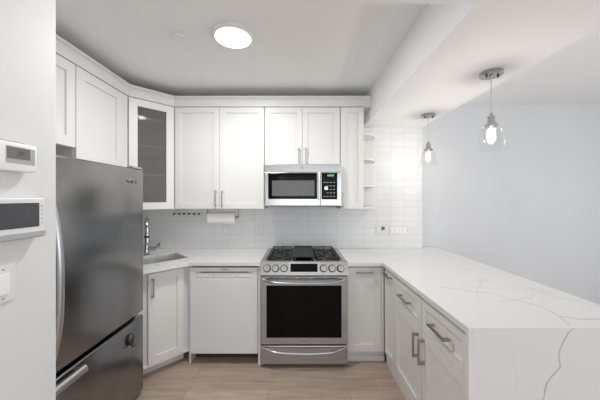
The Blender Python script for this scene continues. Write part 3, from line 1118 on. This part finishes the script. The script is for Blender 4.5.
# ------------------------------------------------------------------ under-cabinet things
t = thing('paper_towel_holder', (-.79, 2.76, UZ0), 'metal paper towel holder fixed beneath the double-door wall cabinet', 'holder')
build('mount_plate', MB().box(-.955, -.625, 2.745, 2.775, UZ0 - .005, UZ0 - .0005, .001), M['nickel'], t)
for x in (-.957, -.627):
    build('arm', MB().box(x, x + .004, 2.742, 2.778, 1.262, UZ0 - .0052, .001), M['nickel'], t)
build('rod', MB().cyl((-.953, 2.76, 1.282), (-.627, 2.76, 1.282), .009, 16), M['nickel'], t, smooth=40)
mr_ = Matrix.Translation((-.942, 2.76, 1.2705)) @ Matrix.Rotation(PI / 2, 4, 'Y')
t = thing('paper_towel_roll', (-.79, 2.76, 1.21), 'white paper towel roll hanging on the holder under the wall cabinet', 'paper towels')
build('sheet_roll', MB().lathe([(.0232, 0), (.058, 0), (.058, .285), (.0232, .285)], 40, mr_, True), M['paper'], t, smooth=40)
build('core', MB().lathe([(.0212, -.001), (.023, -.001), (.023, .286), (.0212, .286)], 24, mr_, True), M['card'], t, smooth=40, label='brown cardboard core')

t = thing('hook_rail', (-1.24, YB - .01, 1.29), 'slim rail with six dark pegs on the tiles above the sink', 'rail')
build('backplate', MB().box(-1.405, -1.075, YB - .006, YB - .0005, 1.294, 1.312, .001), M['offwhite_plastic'], t)
for k in range(6):
    x = -1.380 + k * .0555
    mb = MB().cyl((x, YB - .0062, 1.303), (x, YB - .030, 1.303), .0065, 12)
    mb.cyl((x, YB - .030, 1.303), (x, YB - .036, 1.303), .0115, 14, .0015)
    build('peg', mb, M['black'], t, smooth=40)


def wall_plate(name, xc, zc, w, h, label, cat, kinds):
    t = thing(name, (xc, YB - .003, zc - h / 2), label, cat)
    build('plate', MB().box(xc - w / 2, xc + w / 2, YB - .006, YB - .0005, zc - h / 2, zc + h / 2, .0015), M['offwhite_plastic'], t)
    n = len(kinds)
    for i, k in enumerate(kinds):
        x = xc + (i - (n - 1) / 2) * .046
        if k == 'rocker':
            build('rocker', MB().box(x - .016, x + .016, YB - .0085, YB - .0062, zc - .033, zc + .033, .001), M['white_plastic'], t)
        else:
            r_ = build('receptacle', MB().box(x - .016, x + .016, YB - .008, YB - .0062, zc - .033, zc + .033, .001), M['white_plastic'], t)
            mb = MB()
            for dz in (-.018, .018):
                mb.box(x - .008, x - .0055, YB - .0086, YB - .0081, zc + dz - .004, zc + dz + .005)
                mb.box(x + .0055, x + .008, YB - .0086, YB - .0081, zc + dz - .004, zc + dz + .005)
                mb.box(x - .0022, x + .0022, YB - .0086, YB - .0081, zc + dz - .012, zc + dz - .008)
            build('slots', mb, M['grey'], r_)
    return t


wall_plate('wall_outlet', -.810, 1.118, .072, .115, 'pale wall outlet on the tiles under the paper towel roll', 'outlet', ['o'])
wall_plate('wall_outlet', -.412, 1.128, .072, .115, 'pale wall outlet on the tiles left of the range', 'outlet', ['o'])
wall_plate('wall_outlet', .930, 1.122, .112, .115, 'double wall plate with a black plug in it', 'outlet', ['rocker', 'o'])
wall_plate('wall_switch', 1.130, 1.118, .208, .115, 'wide four-rocker wall switch near the right end of the tiles', 'switch', ['rocker'] * 4)
p_ = thing('plug_adapter', (.953, YB - .015, 1.12), 'small black plug pushed into the wall plate right of the range', 'plug')
build('body', MB().box(.941, .965, YB - .032, YB - .0088, 1.124, 1.156, .003), M['black'], p_)
build('port_face', MB().box(.946, .960, YB - .034, YB - .0322, 1.130, 1.150, .0008), M['grey'], p_)

# ------------------------------------------------------------------ hall wall devices (wall face at HALL_X, facing +X)
FH = frame((HALL_X, 0, 0), (0, 1, 0), (1, 0, 0))
t = thing('thermostat', (HALL_X, .855, 1.57), 'white wall thermostat with a grey display, topmost device on the near wall', 'thermostat')
build('back_plate', MB().boxF(FH, .790, .908, 1.575, 1.668, .0003, .007, .001), M['grey'], t)
hb = build('housing', MB().boxF(FH, .784, .9225, 1.567, 1.661, .0072, .033, .006), M['white_plastic'], t, smooth=40)
build('bezel', MB().boxF(FH, .822, .913, 1.592, 1.647, .0332, .0338), M['strip_mid'], hb)
lc = build('display', MB().boxF(FH, .825, .896, 1.607, 1.644, .0339, .0345), M['lcd'], hb, label='grey LCD display')
build('lettering', MB().text('70', .020, Matrix.Translation((HALL_X + .0347, .866, 1.625)) @ mx_, .0002), M['ink'], lc)

t = thing('video_intercom', (HALL_X, .83, 1.345), 'white video intercom with a wide dark screen on the near wall', 'intercom')
prof = [(.0003, 1.363), (.030, 1.363), (.030, 1.476), (.026, 1.480), (.0003, 1.480)]
mb = MB()
# profile (outward, z) extruded along y
mp_ = Matrix(((1, 0, 0, HALL_X), (0, 0, 1, 0), (0, 1, 0, 0), (0, 0, 0, 1)))
mb.prism(prof, .69, .952, mp_, .0015)
hb = build('housing', mb, M['offwhite_plastic'], t)
build('chin_bar', MB().prism([(.0003, 1.350), (.026, 1.342), (.034, 1.347), (.034, 1.3628), (.0003, 1.3628)], .69, .952, mp_), M['strip_mid'], hb, label='grey lower ledge')
build('screen', MB().boxF(FH, .70, .931, 1.380, 1.463, .0302, .0312, .0004), M['screen'], hb, label='dark screen')
for k in range(5):
    z = 1.392 + k * .015
    build('button', MB().cyl(FH(.9415, z, .0302), FH(.9415, z, .0312), .0022, 10), M['grey'], hb)

t = thing('light_switch', (HALL_X, .848, 1.144), 'white rocker light switch low on the near wall', 'switch')
build('plate', MB().boxF(FH, .804, .876, 1.144, 1.262, .0003, .006, .0018), M['offwhite_plastic'], t)
build('rocker', MB().boxF(FH, .823, .855, 1.170, 1.236, .0062, .011, .0018), M['white_plastic'], t)
for z in (1.156, 1.250):
    build('screw', MB().cyl(FH(.839, z, .0062), FH(.839, z, .0072), .003, 12), M['grey'], t)

# ------------------------------------------------------------------ ceiling fittings
lc = Vector((-.434, 1.755, CEIL))
t = thing('ceiling_light', lc, 'round flat white ceiling light, switched on', 'ceiling light')
build('rim', MB().lathe([(.118, -.0005), (.134, -.0005), (.134, -.016), (.128, -.022), (.118, -.022)], 48, Matrix.Translation(lc), True), M['white_plastic'], t, smooth=40)
build('diffuser', MB().lathe([(0, -.002), (.1175, -.002), (.1175, -.019), (.10, -.0235), (0, -.026)], 48, Matrix.Translation(lc)), M['lamp'], t, smooth=40)
ld = bpy.data.lights.new('ceiling_light_lamp', 'AREA')
ld.shape = 'DISK'
ld.size = .23
ld.energy = 15.5
ld.color = (1.0, .985, .965)
lo = bpy.data.objects.new('ceiling_light_lamp', ld)
COL.objects.link(lo)
lo.parent = t
lo.location = (0, 0, -.030)

dc = Vector((-.796, 1.763, CEIL))
t = thing('ceiling_cover', dc, 'small round white cover plate on the ceiling left of the light', 'ceiling cover')
build('cover', MB().lathe([(0, -.0005), (.040, -.0005), (.040, -.005), (.047, -.007), (.047, -.012), (.043, -.016), (0, -.018)], 36, Matrix.Translation(dc)), M['paint_ceiling'], t, smooth=40)


def make_pendant(base, label):
    t = thing('pendant_light', base, label, 'pendant light', 'pendant lights under the beam')
    T = Matrix.Translation(base)
    cn = build('canopy', MB().lathe([(0, -.0005), (.062, -.0005), (.064, -.004), (.064, -.018), (.060, -.022), (.012, -.024), (.010, -.034), (0, -.034)], 40, T), M['canopy_metal'], t, smooth=35)
    for s_ in (-1, 1):
        build('screw_cap', MB().cyl(base + Vector((s_ * .036, -.010, -.0222)), base + Vector((s_ * .036, -.010, -.036)), 0.0065, 14, .001), M['gunmetal'], cn, smooth=35)
    build('cord', MB().cyl(base + Vector((0, 0, -.034)), base + Vector((0, 0, -.262)), .0028, 10), M['silver_ink'], t, smooth=40)
    build('socket', MB().lathe([(0, -.255), (.008, -.256), (.010, -.270), (.020, -.276), (.022, -.290), (.019, -.294), (.019, -.305), (.024, -.309), (.024, -.318), (.034, -.324), (.040, -.338), (.038, -.342), (0, -.342)], 32, T), M['chrome'], t, smooth=35)
    o_ = [(.036, -.330), (.048, -.340), (.058, -.360), (.066, -.392), (.072, -.432), (.0765, -.466), (.079, -.486)]
    i_ = [(r - .0025, z + (-.002 if k < 2 else 0)) for k, (r, z) in enumerate(o_)][::-1]
    build('glass_shade', MB().lathe(o_ + [(.0795, -.488)] + i_, 48, T, True), M['glass'], t, smooth=50)
    bl = build('bulb', MB().lathe([(.010, -.343), (.013, -.352), (.019, -.372), (.024, -.400), (.0245, -.420), (.020, -.440), (.010, -.452), (0, -.455)], 28, T), M['bulb_glass'], t, smooth=60)
    mbf = MB()
    for k in range(6):
        a = k * PI / 3
        mbf.tube([base + Vector((.004 * math.cos(a), .004 * math.sin(a), -.352)), base + Vector((.011 * math.cos(a), .011 * math.sin(a), -.372)),
                  base + Vector((.011 * math.cos(a), .011 * math.sin(a), -.425)), base + Vector((.004 * math.cos(a + .6), .004 * math.sin(a + .6), -.440))], .0016, 6)
    build('filament', mbf, M['filament'], bl)
    d_ = bpy.data.lights.new('pendant_lamp', 'POINT')
    d_.energy = 3.6
    d_.color = (1.0, .96, .91)
    d_.shadow_soft_size = .03
    o = bpy.data.objects.new('pendant_lamp', d_)
    COL.objects.link(o)
    o.parent = t
    o.location = (0, 0, -.40)
    return t


p0 = make_pendant(Vector((1.218, 1.652, BZ)), 'nearer clear glass pendant light under the beam, with a chrome canopy')
p1 = copy_tree(p0, Vector((1.238, 2.49, BZ)))
p1['label'] = 'farther clear glass pendant light under the beam, by the tiled wall'

# repeats share a group phrase
GROUPS = {'wall_outlet': 'wall outlets on the tiles', 'wall_cabinet': 'white wall cabinets', 'base_cabinet': 'white base cabinets',
          'filler_panel': 'slim panels beside the dishwasher'}
for o in COL.objects:
    stem_ = o.name.split('.')[0]
    if o.parent is None and stem_ in GROUPS:
        o['group'] = GROUPS[stem_]
